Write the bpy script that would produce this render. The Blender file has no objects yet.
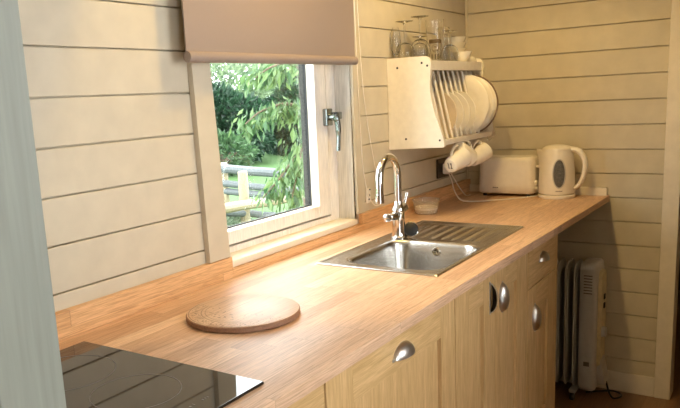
import bpy, bmesh, math, random
import numpy as np
from mathutils import Vector, Matrix
random.seed(7)
PI = math.pi
C = bpy.context.scene.collection

# ------------------------------------------------------------------ materials
def lin(c):
    return tuple(((v/255)/12.92 if v/255 <= .04045 else ((v/255+.055)/1.055)**2.4) for v in c)
def new_mat(name):
    m = bpy.data.materials.new(name); m.use_nodes = True
    nt = m.node_tree; nt.nodes.clear()
    out = nt.nodes.new('ShaderNodeOutputMaterial')
    b = nt.nodes.new('ShaderNodeBsdfPrincipled')
    nt.links.new(b.outputs[0], out.inputs[0])
    return m, nt, b, out
def N(nt, t, **kw):
    n = nt.nodes.new(t)
    for k, v in kw.items():
        if k.startswith('i_'):
            key = k[2:]
            n.inputs[int(key) if key.isdigit() else key.replace('_', ' ')].default_value = v
        else: setattr(n, k, v)
    return n
def math_n(nt, op, a, b=None):
    n = nt.nodes.new('ShaderNodeMath'); n.operation = op
    for i, v in enumerate((a, b)):
        if v is None: continue
        if isinstance(v, (int, float)): n.inputs[i].default_value = v
        else: nt.links.new(v, n.inputs[i])
    return n.outputs[0]
def ramp(nt, fac, stops):
    r = nt.nodes.new('ShaderNodeValToRGB'); e = r.color_ramp.elements
    while len(e) < len(stops): e.new(.5)
    for el, (p, c) in zip(e, stops):
        el.position = p; el.color = (*lin(c), 1)
    nt.links.new(fac, r.inputs[0]); return r.outputs[0]
def mixc(nt, fac, a, b, mode='MIX'):
    n = nt.nodes.new('ShaderNodeMix'); n.data_type = 'RGBA'; n.blend_type = mode
    for i, v in ((0, fac), (6, a), (7, b)):
        if isinstance(v, (int, float)): n.inputs[i].default_value = v
        elif isinstance(v, tuple): n.inputs[i].default_value = (*v, 1) if len(v) == 3 else v
        else: nt.links.new(v, n.inputs[i])
    return n.outputs[2]
def mapped(nt, scale, coord='Object', rot=(0, 0, 0)):
    tc = nt.nodes.new('ShaderNodeTexCoord'); mp = nt.nodes.new('ShaderNodeMapping')
    mp.inputs['Scale'].default_value = scale; mp.inputs['Rotation'].default_value = rot
    nt.links.new(tc.outputs[coord], mp.inputs[0]); return mp.outputs[0]
def plain(name, c, rough=.5, metal=0, vary=.06, scale=8, bump=0, spec=.5, coat=0, stretch=(1, 1, 1)):
    m, nt, b, out = new_mat(name)
    v = mapped(nt, tuple(scale*s for s in stretch))
    n = N(nt, 'ShaderNodeTexNoise', i_Detail=4.0); nt.links.new(v, n.inputs['Vector'])
    d = tuple(max(0, x*(1-vary)) for x in c); e = tuple(min(255, x*(1+vary)) for x in c)
    nt.links.new(ramp(nt, n.outputs['Fac'], [(.3, d), (.7, e)]), b.inputs['Base Color'])
    b.inputs['Roughness'].default_value = rough; b.inputs['Metallic'].default_value = metal
    b.inputs['Specular IOR Level'].default_value = spec; b.inputs['Coat Weight'].default_value = coat
    if bump:
        bp = N(nt, 'ShaderNodeBump', i_Strength=bump, i_Distance=.002)
        nt.links.new(n.outputs['Fac'], bp.inputs['Height']); nt.links.new(bp.outputs[0], b.inputs['Normal'])
    return m
def oak(name, axis, dark, light, rough=.5, fine=70):
    m, nt, b, out = new_mat(name)
    s = [fine]*3; s[axis] = 3.0
    v = mapped(nt, tuple(s))
    n = N(nt, 'ShaderNodeTexNoise', i_Detail=5.0, i_Roughness=.65, i_Distortion=.6); nt.links.new(v, n.inputs['Vector'])
    s2 = [12]*3; s2[axis] = .9
    v2 = mapped(nt, tuple(s2))
    n2 = N(nt, 'ShaderNodeTexNoise', i_Detail=3.0, i_Distortion=1.2); nt.links.new(v2, n2.inputs['Vector'])
    f = math_n(nt, 'ADD', math_n(nt, 'MULTIPLY', n.outputs['Fac'], .6), math_n(nt, 'MULTIPLY', n2.outputs['Fac'], .4))
    mid = tuple((a+c)/2 for a, c in zip(dark, light))
    nt.links.new(ramp(nt, f, [(.36, dark), (.5, mid), (.64, light)]), b.inputs['Base Color'])
    b.inputs['Roughness'].default_value = rough
    bp = N(nt, 'ShaderNodeBump', i_Strength=.15, i_Distance=.001)
    nt.links.new(f, bp.inputs['Height']); nt.links.new(bp.outputs[0], b.inputs['Normal'])
    return m
def staves(name, width=.043, length=.5, along=0, across=1, cols=None, rough=.34, spec=.5):
    """block-laminated worktop: staves of random length and tone"""
    m, nt, b, out = new_mat(name)
    geo = nt.nodes.new('ShaderNodeTexCoord'); sp = nt.nodes.new('ShaderNodeSeparateXYZ')
    nt.links.new(geo.outputs['Object'], sp.inputs[0])
    X, Y = sp.outputs[along], sp.outputs[across]
    row = math_n(nt, 'FLOOR', math_n(nt, 'DIVIDE', Y, width))
    w = N(nt, 'ShaderNodeTexWhiteNoise', noise_dimensions='1D'); nt.links.new(row, w.inputs['W'])
    sh = math_n(nt, 'ADD', math_n(nt, 'DIVIDE', X, length), math_n(nt, 'MULTIPLY', w.outputs['Value'], 7.3))
    col = math_n(nt, 'FLOOR', sh)
    cb = nt.nodes.new('ShaderNodeCombineXYZ'); nt.links.new(row, cb.inputs[0]); nt.links.new(col, cb.inputs[1])
    w2 = N(nt, 'ShaderNodeTexWhiteNoise', noise_dimensions='3D'); nt.links.new(cb.outputs[0], w2.inputs['Vector'])
    base = ramp(nt, w2.outputs['Value'], cols)
    s = [60]*3; s[along] = 2.5
    v = mapped(nt, tuple(s))
    va = nt.nodes.new('ShaderNodeVectorMath'); va.operation = 'ADD'
    nt.links.new(v, va.inputs[0])
    sc = nt.nodes.new('ShaderNodeVectorMath'); sc.operation = 'SCALE'; sc.inputs['Scale'].default_value = 30
    nt.links.new(w2.outputs['Color'], sc.inputs[0]); nt.links.new(sc.outputs[0], va.inputs[1])
    n = N(nt, 'ShaderNodeTexNoise', i_Detail=5.0, i_Roughness=.6, i_Distortion=.8); nt.links.new(va.outputs[0], n.inputs['Vector'])
    grain = ramp(nt, n.outputs['Fac'], [(.3, (205, 190, 175)), (.6, (255, 252, 248))])
    c = mixc(nt, 1.0, base, grain, 'MULTIPLY')
    fy = math_n(nt, 'FRACT', math_n(nt, 'DIVIDE', Y, width)); fx = math_n(nt, 'FRACT', sh)
    e1 = math_n(nt, 'LESS_THAN', math_n(nt, 'MINIMUM', fy, math_n(nt, 'SUBTRACT', 1.0, fy)), .018)
    e2 = math_n(nt, 'LESS_THAN', math_n(nt, 'MINIMUM', fx, math_n(nt, 'SUBTRACT', 1.0, fx)), .0018)
    e = math_n(nt, 'MULTIPLY', math_n(nt, 'MAXIMUM', e1, e2), .3)
    c = mixc(nt, e, c, lin((120, 78, 45)))
    nt.links.new(c, b.inputs['Base Color'])
    r = math_n(nt, 'ADD', math_n(nt, 'MULTIPLY', n.outputs['Fac'], .15), rough-.07)
    nt.links.new(r, b.inputs['Roughness']); b.inputs['Specular IOR Level'].default_value = spec
    bp = N(nt, 'ShaderNodeBump', i_Strength=.06, i_Distance=.001)
    nt.links.new(n.outputs['Fac'], bp.inputs['Height']); nt.links.new(bp.outputs[0], b.inputs['Normal'])
    return m
def glass_mat(name, tint=(1, 1, 1), rough=0.0):
    m, nt, b, out = new_mat(name)
    b.inputs['Base Color'].default_value = (*tint, 1); b.inputs['Roughness'].default_value = rough
    b.inputs['Transmission Weight'].default_value = 1; b.inputs['IOR'].default_value = 1.45
    return m
def pane_mat(name, refl=1.0, tint=(.96, .98, .97)):
    m, nt, b, out = new_mat(name); nt.nodes.remove(b)
    t = nt.nodes.new('ShaderNodeBsdfTransparent'); t.inputs[0].default_value = (*tint, 1)
    g = nt.nodes.new('ShaderNodeBsdfGlossy'); g.inputs['Roughness'].default_value = .02
    lw = N(nt, 'ShaderNodeLayerWeight', i_Blend=.5)            # Schlick reflectance, the same from both sides
    fr = math_n(nt, 'ADD', math_n(nt, 'MULTIPLY', math_n(nt, 'POWER', lw.outputs['Facing'], 5.0), .96), .04)
    mx = nt.nodes.new('ShaderNodeMixShader')
    nt.links.new(math_n(nt, 'MULTIPLY', fr, refl), mx.inputs[0])
    nt.links.new(t.outputs[0], mx.inputs[1]); nt.links.new(g.outputs[0], mx.inputs[2]); nt.links.new(mx.outputs[0], out.inputs[0])
    return m
def leaf_mat(name, a, b_, trans=.35, rough=.45):
    m, nt, b, out = new_mat(name)
    geo = nt.nodes.new('ShaderNodeNewGeometry')
    col = ramp(nt, geo.outputs['Random Per Island'], [(0, a), (1, b_)])
    nt.links.new(col, b.inputs['Base Color']); b.inputs['Roughness'].default_value = rough
    tr = nt.nodes.new('ShaderNodeBsdfTranslucent'); nt.links.new(col, tr.inputs[0])
    mx = nt.nodes.new('ShaderNodeMixShader'); mx.inputs[0].default_value = trans
    nt.links.new(b.outputs[0], mx.inputs[1]); nt.links.new(tr.outputs[0], mx.inputs[2]); nt.links.new(mx.outputs[0], out.inputs[0])
    return m

M = {}
M['paint'] = plain('cream_wall_paint', (202, 191, 168), .55, vary=.025, scale=3, bump=.03)
M['white_trim'] = plain('off_white_gloss_paint', (228, 218, 200), .4, vary=.02, scale=5)
M['window_white'] = plain('white_painted_wood', (240, 234, 226), .4, vary=.05, scale=40, stretch=(1, 1, .1), bump=.04)
M['reveal'] = plain('white_washed_board', (208, 204, 196), .5, vary=.07, scale=50, stretch=(1, 1, .06), bump=.05)
M['anthracite'] = plain('anthracite_frame', (14, 16, 20), .55, spec=.25)
M['rubber'] = plain('black_rubber', (16, 16, 17), .5)
M['teal'] = plain('grey_teal_paint', (144, 146, 134), .5, vary=.05, scale=25, stretch=(1, 1, .05), bump=.08)
M['ceiling'] = plain('ceiling_paint', (224, 212, 188), .6)
M['floor'] = staves('floor_laminate', .12, .9, 0, 1, [(0, (122, 92, 66)), (1, (150, 116, 84))], .45)
M['worktop'] = staves('oak_block_worktop', .043, .46, 0, 1, [(0, (206, 166, 132)), (.35, (232, 196, 162)), (.6, (218, 180, 146)), (1, (242, 210, 178))], .5, .85)
M['upstand'] = staves('oak_block_upstand', .05, .62, 0, 2, [(0, (224, 178, 128)), (1, (238, 196, 148))], .38)
M['oak_v'] = oak('light_oak_upright', 2, (188, 150, 96), (226, 190, 136))
M['oak_h'] = oak('light_oak_sideways', 0, (188, 150, 96), (226, 190, 136))
M['dark_inside'] = plain('cabinet_gap', (52, 38, 24), .7)
M['steel'] = plain('brushed_steel', (200, 198, 194), .27, 1, vary=.05, scale=60, stretch=(.08, 1, 1))
M['nickel'] = plain('brushed_nickel', (214, 210, 204), .33, 1, vary=.01, scale=40)
M['cup_shade'] = plain('cup_inside_shade', (46, 42, 38), .6, .3)  # shade inside the cup handles, painted as a darker inner face
M['chrome'] = plain('chrome', (225, 225, 226), .06, 1, vary=.01)
M['hob'] = plain('black_ceramic_glass', (13, 11, 11), .04, vary=.1, coat=.3, spec=.6)
M['hob_print'] = plain('grey_hob_print', (105, 100, 96), .4)
M['fabric'] = plain('mauve_brown_blind_fabric', (150, 134, 124), .85, vary=.05, scale=240, bump=.12)
M['rack'] = plain('white_rack_paint', (232, 224, 206), .4, vary=.02)
M['porcelain'] = plain('cream_porcelain', (238, 230, 212), .16, vary=.015, coat=.3)
M['porcelain_dark'] = plain('dark_mottled_rim', (118, 98, 82), .3, vary=.45, scale=60)
M['stoneware'] = plain('beige_stoneware', (214, 196, 168), .3, vary=.03)
M['ink'] = plain('dark_ink', (34, 30, 28), .5)
M['print_gold'] = plain('brown_glass_print', (86, 70, 44), .5, vary=.3, scale=90)
M['plastic_white'] = plain('white_plastic', (236, 228, 216), .28, vary=.012, coat=.15)
M['grey_text'] = plain('grey_lettering', (110, 98, 84), .5)
M['smoke'] = plain('smoked_water_gauge', (92, 90, 88), .12, vary=.2, scale=50, coat=.5)
M['slot'] = plain('toaster_slot_dark', (36, 28, 22), .5)
M['heater'] = plain('heater_white_enamel', (196, 192, 186), .4, vary=.02)
M['heater_panel'] = plain('heater_cream_panel', (206, 190, 150), .45)
M['black'] = plain('black_plastic', (20, 20, 20), .4)
M['tub'] = pane_mat('milky_tub_plastic', 2.0, (.95, .94, .92))
def milky(m, k, c):
    nt = m.node_tree; out = next(n for n in nt.nodes if n.type == 'OUTPUT_MATERIAL'); old = out.inputs[0].links[0].from_socket
    t = nt.nodes.new('ShaderNodeBsdfTranslucent'); t.inputs[0].default_value = (*lin(c), 1)
    d = nt.nodes.new('ShaderNodeBsdfDiffuse'); d.inputs[0].default_value = (*lin(c), 1)
    a = nt.nodes.new('ShaderNodeMixShader'); a.inputs[0].default_value = .5
    nt.links.new(t.outputs[0], a.inputs[1]); nt.links.new(d.outputs[0], a.inputs[2])
    b = nt.nodes.new('ShaderNodeMixShader'); b.inputs[0].default_value = k
    nt.links.new(old, b.inputs[1]); nt.links.new(a.outputs[0], b.inputs[2]); nt.links.new(b.outputs[0], out.inputs[0])
milky(M['tub'], .22, (232, 226, 214))
M['powder'] = plain('white_granules', (232, 222, 204), .8, vary=.08, scale=160, bump=.6)
M['glass'] = glass_mat('clear_glass')
milky(M['glass'], .02, (236, 232, 224))
M['pane'] = pane_mat('window_glass')
M['timber_pale'] = plain('pale_fence_timber', (146, 134, 108), .7, vary=.12, scale=14)
M['timber_grey'] = plain('weathered_fence_timber', (98, 102, 104), .8, vary=.16, scale=14, bump=.2)
M['bark'] = plain('bark', (92, 78, 62), .85, vary=.25, scale=30, bump=.4)
M['grass'] = plain('lawn_grass', (58, 88, 38), .8, vary=.25, scale=9, bump=.3)
M['leaf_dark'] = leaf_mat('dark_shrub_leaf', (20, 44, 32), (52, 84, 58))
M['leaf_mid'] = leaf_mat('mid_shrub_leaf', (48, 76, 48), (92, 122, 82))
M['leaf_pale'] = leaf_mat('pale_tree_leaf', (84, 108, 82), (146, 164, 126), .5)
M['leaf_cherry'] = leaf_mat('cherry_leaf', (58, 96, 62), (126, 152, 96), .45)
M['leaf_white'] = leaf_mat('silvery_leaf', (96, 118, 92), (160, 170, 150), .4)

# round board: maple strips with a burnt-in border
def board_mat():
    m = staves('engraved_board_wood', .045, .6, 0, 1, [(0, (196, 160, 130)), (1, (218, 188, 158))], .42, .4)
    nt = m.node_tree; b = next(n for n in nt.nodes if n.type == 'BSDF_PRINCIPLED')
    old = b.inputs['Base Color'].links[0].from_socket
    tc = nt.nodes.new('ShaderNodeTexCoord'); sp = nt.nodes.new('ShaderNodeSeparateXYZ')
    nt.links.new(tc.outputs['Object'], sp.inputs[0]); X, Y = sp.outputs[0], sp.outputs[1]
    r = math_n(nt, 'SQRT', math_n(nt, 'ADD', math_n(nt, 'MULTIPLY', X, X), math_n(nt, 'MULTIPLY', Y, Y)))
    left = math_n(nt, 'LESS_THAN', X, -.01)
    tot = None
    for rad, w in ((.126, .0011), (.097, .0011), (.088, .0008)):
        k = math_n(nt, 'LESS_THAN', math_n(nt, 'ABSOLUTE', math_n(nt, 'SUBTRACT', r, rad)), w)
        tot = k if tot is None else math_n(nt, 'MAXIMUM', tot, k)
    for lo, hi, ns, th in ((.101, .121, 230, .58), (.04, .078, 130, .62)):
        n = N(nt, 'ShaderNodeTexNoise', i_Scale=float(ns), i_Detail=1.0); nt.links.new(tc.outputs['Object'], n.inputs['Vector'])
        band = math_n(nt, 'MULTIPLY', math_n(nt, 'GREATER_THAN', r, lo), math_n(nt, 'LESS_THAN', r, hi))
        k = math_n(nt, 'MULTIPLY', band, math_n(nt, 'GREATER_THAN', n.outputs['Fac'], th))
        tot = math_n(nt, 'MAXIMUM', tot, k)
    tot = math_n(nt, 'MULTIPLY', tot, left)
    # straight burnt strokes across the plain half
    for yy, x0, x1 in ((.028, -.02, .06), (-.03, -.03, .05), (.085, .0, .05)):
        k = math_n(nt, 'LESS_THAN', math_n(nt, 'ABSOLUTE', math_n(nt, 'SUBTRACT', Y, yy)), .0009)
        k = math_n(nt, 'MULTIPLY', k, math_n(nt, 'MULTIPLY', math_n(nt, 'GREATER_THAN', X, x0), math_n(nt, 'LESS_THAN', X, x1)))
        tot = math_n(nt, 'MAXIMUM', tot, k)
    c = mixc(nt, math_n(nt, 'MULTIPLY', tot, .6), old, lin((96, 66, 44)))
    nt.links.new(c, b.inputs['Base Color'])
    return m
M['board'] = board_mat()

# ------------------------------------------------------------------ mesh helpers
class MB:
    def __init__(s, o=(0, 0, 0)):
        s.bm = bmesh.new(); s.o = Vector(o); s.hard = False
    def box(s, x0, x1, y0, y1, z0, z1, bevel=0, mi=0, seg=2):
        r = bmesh.ops.create_cube(s.bm, size=1)['verts']
        for v in r:
            v.co = Vector(((x0+x1)/2+v.co.x*(x1-x0), (y0+y1)/2+v.co.y*(y1-y0), (z0+z1)/2+v.co.z*(z1-z0))) - s.o
        fs = {f for v in r for f in v.link_faces}
        for f in fs: f.material_index = mi
        if bevel:
            s.hard = True
            es = list({e for v in r for e in v.link_edges})
            bmesh.ops.bevel(s.bm, geom=es, offset=bevel, segments=seg, affect='EDGES', profile=.5)
        return s
    def prism(s, pts, axis, a, b, mi=0, bevel=0):
        """extrude a 2D outline along axis 0/1/2 from a to b"""
        def P(u, v, w):
            return Vector(((w, u, v), (u, w, v), (u, v, w))[axis]) - s.o
        A = [s.bm.verts.new(P(u, v, a)) for u, v in pts]; B = [s.bm.verts.new(P(u, v, b)) for u, v in pts]
        n = len(pts); fs = [s.bm.faces.new(A), s.bm.faces.new(B[::-1])]
        for i in range(n): fs.append(s.bm.faces.new((A[i], B[i], B[(i+1) % n], A[(i+1) % n])))
        for f in fs: f.material_index = mi
        bmesh.ops.recalc_face_normals(s.bm, faces=fs)
        if bevel:
            s.hard = True
            es = list({e for f in fs[:2] for e in f.edges})
            bmesh.ops.bevel(s.bm, geom=es, offset=bevel, segments=2, affect='EDGES', profile=.5)
        return s
    def rings(s, rs, cap0=True, cap1=True, mi=0, closed=False):
        """skin a list of vertex rings (lists of points)"""
        R = [[s.bm.verts.new(Vector(p)-s.o) for p in r] for r in rs]
        n = len(R[0]); fs = []
        pairs = list(zip(R, R[1:])) + ([(R[-1], R[0])] if closed else [])
        for A, B in pairs:
            for i in range(n): fs.append(s.bm.faces.new((A[i], A[(i+1) % n], B[(i+1) % n], B[i])))
        if not closed:
            if cap0: fs.append(s.bm.faces.new(R[0][::-1]))
            if cap1: fs.append(s.bm.faces.new(R[-1]))
        for f in fs: f.material_index = mi
        bmesh.ops.recalc_face_normals(s.bm, faces=fs)
        return s
    def lathe(s, prof, c=(0, 0, 0), seg=32, cap0=False, cap1=False, mi=0, mat=None, closed=False):
        mat = mat or Matrix.Identity(4)
        rs = []
        for r, z in prof:
            r = max(r, 1e-5)
            rs.append([Vector(c)+(mat @ Vector((r*math.cos(2*PI*i/seg), r*math.sin(2*PI*i/seg), z))) for i in range(seg)])
        return s.rings(rs, cap0, cap1, mi, closed)
    def tube(s, path, r, seg=12, closed=False, mi=0):
        P = [Vector(p) for p in path]; n = len(P)
        rad = r if isinstance(r, (list, tuple)) else [r]*n
        T = []
        for i in range(n):
            a = P[(i-1) % n] if (closed or i > 0) else P[i]; b = P[(i+1) % n] if (closed or i < n-1) else P[i]
            T.append((b-a).normalized())
        up = Vector((0, 0, 1)) if abs(T[0].z) < .9 else Vector((1, 0, 0))
        u = T[0].cross(up).normalized(); rs = []
        for i in range(n):
            u = (u - T[i]*u.dot(T[i])).normalized(); v = T[i].cross(u)
            rs.append([P[i]+rad[i]*(math.cos(2*PI*k/seg)*u+math.sin(2*PI*k/seg)*v) for k in range(seg)])
        return s.rings(rs, True, True, mi, closed)
    def build(s, name, mats, parent=None, smooth=True, angle=35):
        me = bpy.data.meshes.new(name); s.bm.to_mesh(me); s.bm.free()
        ob = bpy.data.objects.new(name, me); C.objects.link(ob)
        for m in (mats if isinstance(mats, list) else [mats]): me.materials.append(m)
        if smooth:
            me.polygons.foreach_set('use_smooth', [True]*len(me.polygons))
            me.set_sharp_from_angle(angle=math.radians(angle))
        if smooth and s.hard:                 # keep the flats flat beside their bevels
            wn_ = ob.modifiers.new('w', 'WEIGHTED_NORMAL'); wn_.keep_sharp = True; wn_.weight = 100
        if parent: ob.parent = parent
        return ob
def thing(name, label, cat, loc, group=None, rz=0):
    o = bpy.data.objects.new(name, None); C.objects.link(o); o.location = loc; o.rotation_euler.z = rz
    o.empty_display_size = .05
    o['label'] = label; o['category'] = cat
    if group: o['group'] = group
    return o
def tag(o, label, cat, group=None):
    o['label'] = label; o['category'] = cat
    if group: o['group'] = group
    return o
def base(o, loc):
    """a one-mesh thing whose vertices were written relative to loc"""
    o.location = loc; return o
def struct(o): o['kind'] = 'structure'; return o
def dup(src, loc, label=None, name=None, rot=None):
    r = src.copy(); C.objects.link(r); r.location = loc
    if rot is not None: r.rotation_euler = rot
    if label: r['label'] = label
    for ch in src.children:
        c = ch.copy(); C.objects.link(c); c.parent = r
        for g in ch.children:
            d = g.copy(); C.objects.link(d); d.parent = c
    return r
def rrect(cx, cy, hx, hy, r, n=6):
    pts = []
    for qx, qy, a0 in ((1, 1, 0), (-1, 1, PI/2), (-1, -1, PI), (1, -1, 1.5*PI)):
        for i in range(n+1):
            a = a0+PI/2*i/n
            pts.append((cx+qx*(hx-r)+r*math.cos(a), cy+qy*(hy-r)+r*math.sin(a)))
    return pts
def spline(pts, n=8):
    P = [Vector(p) for p in pts]; out = []
    for i in range(len(P)-1):
        p0 = P[max(i-1, 0)]; p1 = P[i]; p2 = P[i+1]; p3 = P[min(i+2, len(P)-1)]
        for k in range(n):
            t = k/n
            out.append(.5*((2*p1)+(p2-p0)*t+(2*p0-5*p1+4*p2-p3)*t*t+(3*p1-p0-3*p2+p3)*t**3))
    return out+[P[-1]]
def text_obj(body, size, fn, name, mat, parent=None):
    """lettering as a real mesh, each vertex (u, v) carried to fn(u, v)"""
    cu = bpy.data.curves.new('t', 'FONT'); cu.body = body; cu.size = size; cu.align_x = 'CENTER'; cu.align_y = 'CENTER'
    ob = bpy.data.objects.new('t', cu); C.objects.link(ob)
    dg = bpy.context.evaluated_depsgraph_get()
    me = bpy.data.meshes.new_from_object(ob.evaluated_get(dg)); bpy.data.objects.remove(ob)
    for v in me.vertices: v.co = fn(v.co.x, v.co.y)
    me.materials.clear(); me.materials.append(mat); me.name = name
    o = bpy.data.objects.new(name, me); C.objects.link(o)
    if parent: o.parent = parent
    return o

# ------------------------------------------------------------------ the room
L = 2.314                       # far wall
PITCH, Z0 = .10526, 1.6278      # board joints at Z0 - k*PITCH
OX0, OX1, OZ0, OZ1 = .440, 1.215, .925, 1.93   # window opening
CEIL = 2.26
joints = [Z0-k*PITCH for k in range(16, -8, -1) if -.02 < Z0-k*PITCH < CEIL]
def rows():
    zs = [0]+[z for z in joints if z > .03]+[CEIL]
    return list(zip(zs, zs[1:]))
g = .0017
wl = MB()
wl.box(-2.7, OX0, .014, .05, 0, CEIL); wl.box(OX1, L, .014, .05, 0, CEIL)
wl.box(OX0, OX1, .014, .05, 0, OZ0); wl.box(OX0, OX1, .014, .05, OZ1, CEIL)
for a, b in rows():
    spans = [(-2.7, L)]
    if b > OZ0 and a < OZ1: spans = [(-2.7, OX0), (OX1, L)]
    for x0, x1 in spans: wl.box(x0, x1, 0, .014, a+g, b-g, bevel=.0016, seg=1)
# outer skin of the hut wall
wl.box(-2.7, OX0, .05, .15, 0, CEIL); wl.box(OX1, 4.28, .05, .15, 0, CEIL)
wl.box(OX0, OX1, .05, .15, 0, OZ0-.03); wl.box(OX0, OX1, .05, .15, OZ1, CEIL)
struct(wl.build('wall_left', M['paint'], smooth=False))
FY = -.868
wf = MB(); wf.box(L+.014, L+.09, -.925, .05, 0, CEIL)
for a, b in rows(): wf.box(L, L+.014, FY, -.0005, a+g, b-g, bevel=.0016, seg=1)
struct(wf.build('wall_far', M['paint'], smooth=False))
cov = MB()
cov.box(L-.006, L-.0005, -.012, -.0005, .96, CEIL, bevel=.002); struct(cov.build('trim_1', M['paint']))
t2 = MB(); t2.box(L-.012, L+.1, -.932, FY, 0, CEIL, bevel=.003); struct(t2.build('trim_2', M['white_trim']))
bb = MB(); bb.box(L-.009, L-.0002, FY, -.03, 0, .092, bevel=.003); struct(bb.build('baseboard_far', M['white_trim']))
t3 = MB(); t3.box(L-.02, L-.0004, -.648, -.022, .9, .936, bevel=.002); struct(t3.build('trim_3', M['white_trim']))
fl = MB(); fl.box(-2.7, 4.2, -2.5, .15, -.06, 0); struct(fl.build('floor', M['floor'], smooth=False))
ce = MB(); ce.box(-2.7, 4.2, -2.5, .15, CEIL, CEIL+.06); struct(ce.build('ceiling', M['ceiling'], smooth=False))
# unseen side of the hut; openings and corridor wall added to shape the daylight
wr = MB(); wr.box(-2.7, -1.5, -2.5, -2.42, 0, CEIL); wr.box(-1.0, 0, -2.5, -2.42, 0, CEIL); wr.box(-.08, 0, -2.42, -1.7, 0, CEIL); wr.box(0, .05, -1.78, -1.7, 0, CEIL); wr.box(.75, 4.2, -1.78, -1.7, 0, CEIL); wr.box(.05, .75, -1.78, -1.7, 0, 1.0); wr.box(.05, .75, -1.78, -1.7, 1.95, CEIL); wr.box(-1.5, -1.0, -2.5, -2.42, 2.05, CEIL)
struct(wr.build('wall_right_unseen', plain('dim_low_bounce', (160, 142, 118), .7), smooth=False))  # unseen wall, tone set for the bounce light it returns
wn = MB(); wn.box(-2.78, -2.7, -2.5, .15, 0, CEIL); struct(wn.build('wall_near', M['paint'], smooth=False))
wd = MB(); wd.box(4.2, 4.28, -2.5, .15, 0, CEIL); struct(wd.build('wall_back', plain('dim_back_room', (66, 52, 40), .7), smooth=False))

# ------------------------------------------------------------------ grey-teal door standing open in the foreground
DX = -.62
dr = MB()
xs = [DX-.07-.095*i for i in range(8)]
dr.box(-1.45, DX, -.735, -.70, .01, 2.04, bevel=.003)
for a, b in zip([DX]+xs, xs): dr.box(b+.0012, a-.0012, -.740, -.734, .01, 2.04, bevel=.0025)
struct(dr.build('door_1', M['teal']))

# ------------------------------------------------------------------ window
win = struct(thing('window_1', '', '', (OX0, 0, OZ0))); del win['label']; del win['category']
wo = win.location
def wb(): return MB(wo)
def frame4(mb, x0, x1, z0, z1, y0, y1, l, r, b, t, bev=.003):
    mb.box(x0, x0+l, y0, y1, z0, z1, bevel=bev); mb.box(x1-r, x1, y0, y1, z0, z1, bevel=bev)
    mb.box(x0+l, x1-r, y0, y1, z0, z0+b, bevel=bev); mb.box(x0+l, x1-r, y0, y1, z1-t, z1, bevel=bev)
f = wb(); frame4(f, OX0, OX1, .94, OZ1, .064, .13, .05, .058, .024, .05); f.build('window_frame', M['window_white'], win)
s_ = wb(); frame4(s_, OX0+.056, OX1-.065, .970, OZ1-.056, .060, .098, .05, .072, .042, .06, .004); s_.build('sash', M['window_white'], win)
gk = wb(); frame4(gk, OX0+.1, OX1-.133, 1.010, OZ1-.11, .094, .1, .006, .006, .006, .006, 0); gk.build('gasket', M['rubber'], win)
o_ = wb(); frame4(o_, OX0+.052, OX1-.060, .965, OZ1-.052, .1005, .126, .045, .073, .042, .055, .002); o_.build('outer_frame', M['anthracite'], win)
p_ = wb(); p_.box(OX0+.095, OX1-.125, .0985, .1003, 1.004, OZ1-.105); p_.build('glass_pane', M['pane'], win, smooth=False)
# right and left reveals, sill and casings
rv = wb(); rv.box(OX1-.0005, OX1+.012, .0, .066, .945, OZ1); rv.box(OX0-.012, OX0+.0005, 0, .066, .945, OZ1); rv.box(OX0, OX1, 0, .066, OZ1-.0005, OZ1+.012)
rv.build('reveal_lining', M['reveal'], win, smooth=False)
sl = wb(); sl.box(OX0+.01, OX1+.0, -.012, .068, .9245, .946, bevel=.005); sl.build('window_sill', M['white_trim'], win)
cl = wb()
cl.prism([(.398, .961), (.484, .961), (.432, 1.95), (.372, 1.95)], 1, -.018, -.0005, bevel=.002)
cl.prism([(OX1+.008, .961), (OX1+.058, .961), (OX1+.053, 1.95), (OX1-.004, 1.95)], 1, -.012, -.0005, bevel=.002)
cl.build('casing', M['paint'], win)
# casement handle: plate on the sash, nose on the frame, lever hanging down
hd = wb()
hd.box(1.120, 1.158, .040, .060, 1.288, 1.348, bevel=.004)
hd.tube([(1.138, .05, 1.318), (1.138, .020, 1.318)], .012, 14)
hd.tube(spline([(1.138, .022, 1.326), (1.142, .014, 1.305), (1.146, .013, 1.26), (1.148, .018, 1.200)]), [.012]*8+[.0105]*8+[.008]*9, 10)
hd.tube([(1.134, .030, 1.318), (1.176, .030, 1.322)], .006, 10); hd.box(1.168, 1.196, .024, .064, 1.309, 1.334, bevel=.003)
hd.build('window_handle', plain('aged_chrome', (150, 158, 158), .2, 1), win)

# ------------------------------------------------------------------ roller blind
bx0, bx1, bz = .332, 1.168, 1.492
rb = thing('roller_blind', 'mauve-brown roller blind pulled halfway down over the window', 'blind', (.75, -.05, bz))
b = MB(rb.location); b.box(bx0, bx1, -.0515, -.0485, bz+.02, 2.0); b.build('blind_fabric', M['fabric'], rb)
b = MB(rb.location); b.prism([(-.05+.013*math.cos(a)-.002, bz+.012+.014*math.sin(a)) for a in [2*PI*i/20 for i in range(20)]], 0, bx0, bx1, bevel=.001); b.build('hem_bar', M['fabric'], rb)
b = MB(rb.location); b.tube([(bx0-.01, -.045, 2.03), (bx1+.01, -.045, 2.03)], .03, 20); b.build('roller_tube', M['fabric'], rb)
for xx in (bx0-.018, bx1+.012):
    b = MB(rb.location); b.box(xx, xx+.006, -.085, -.0005, 1.99, 2.07, bevel=.002); b.build('bracket', M['plastic_white'], rb)
b = MB(rb.location)
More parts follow.
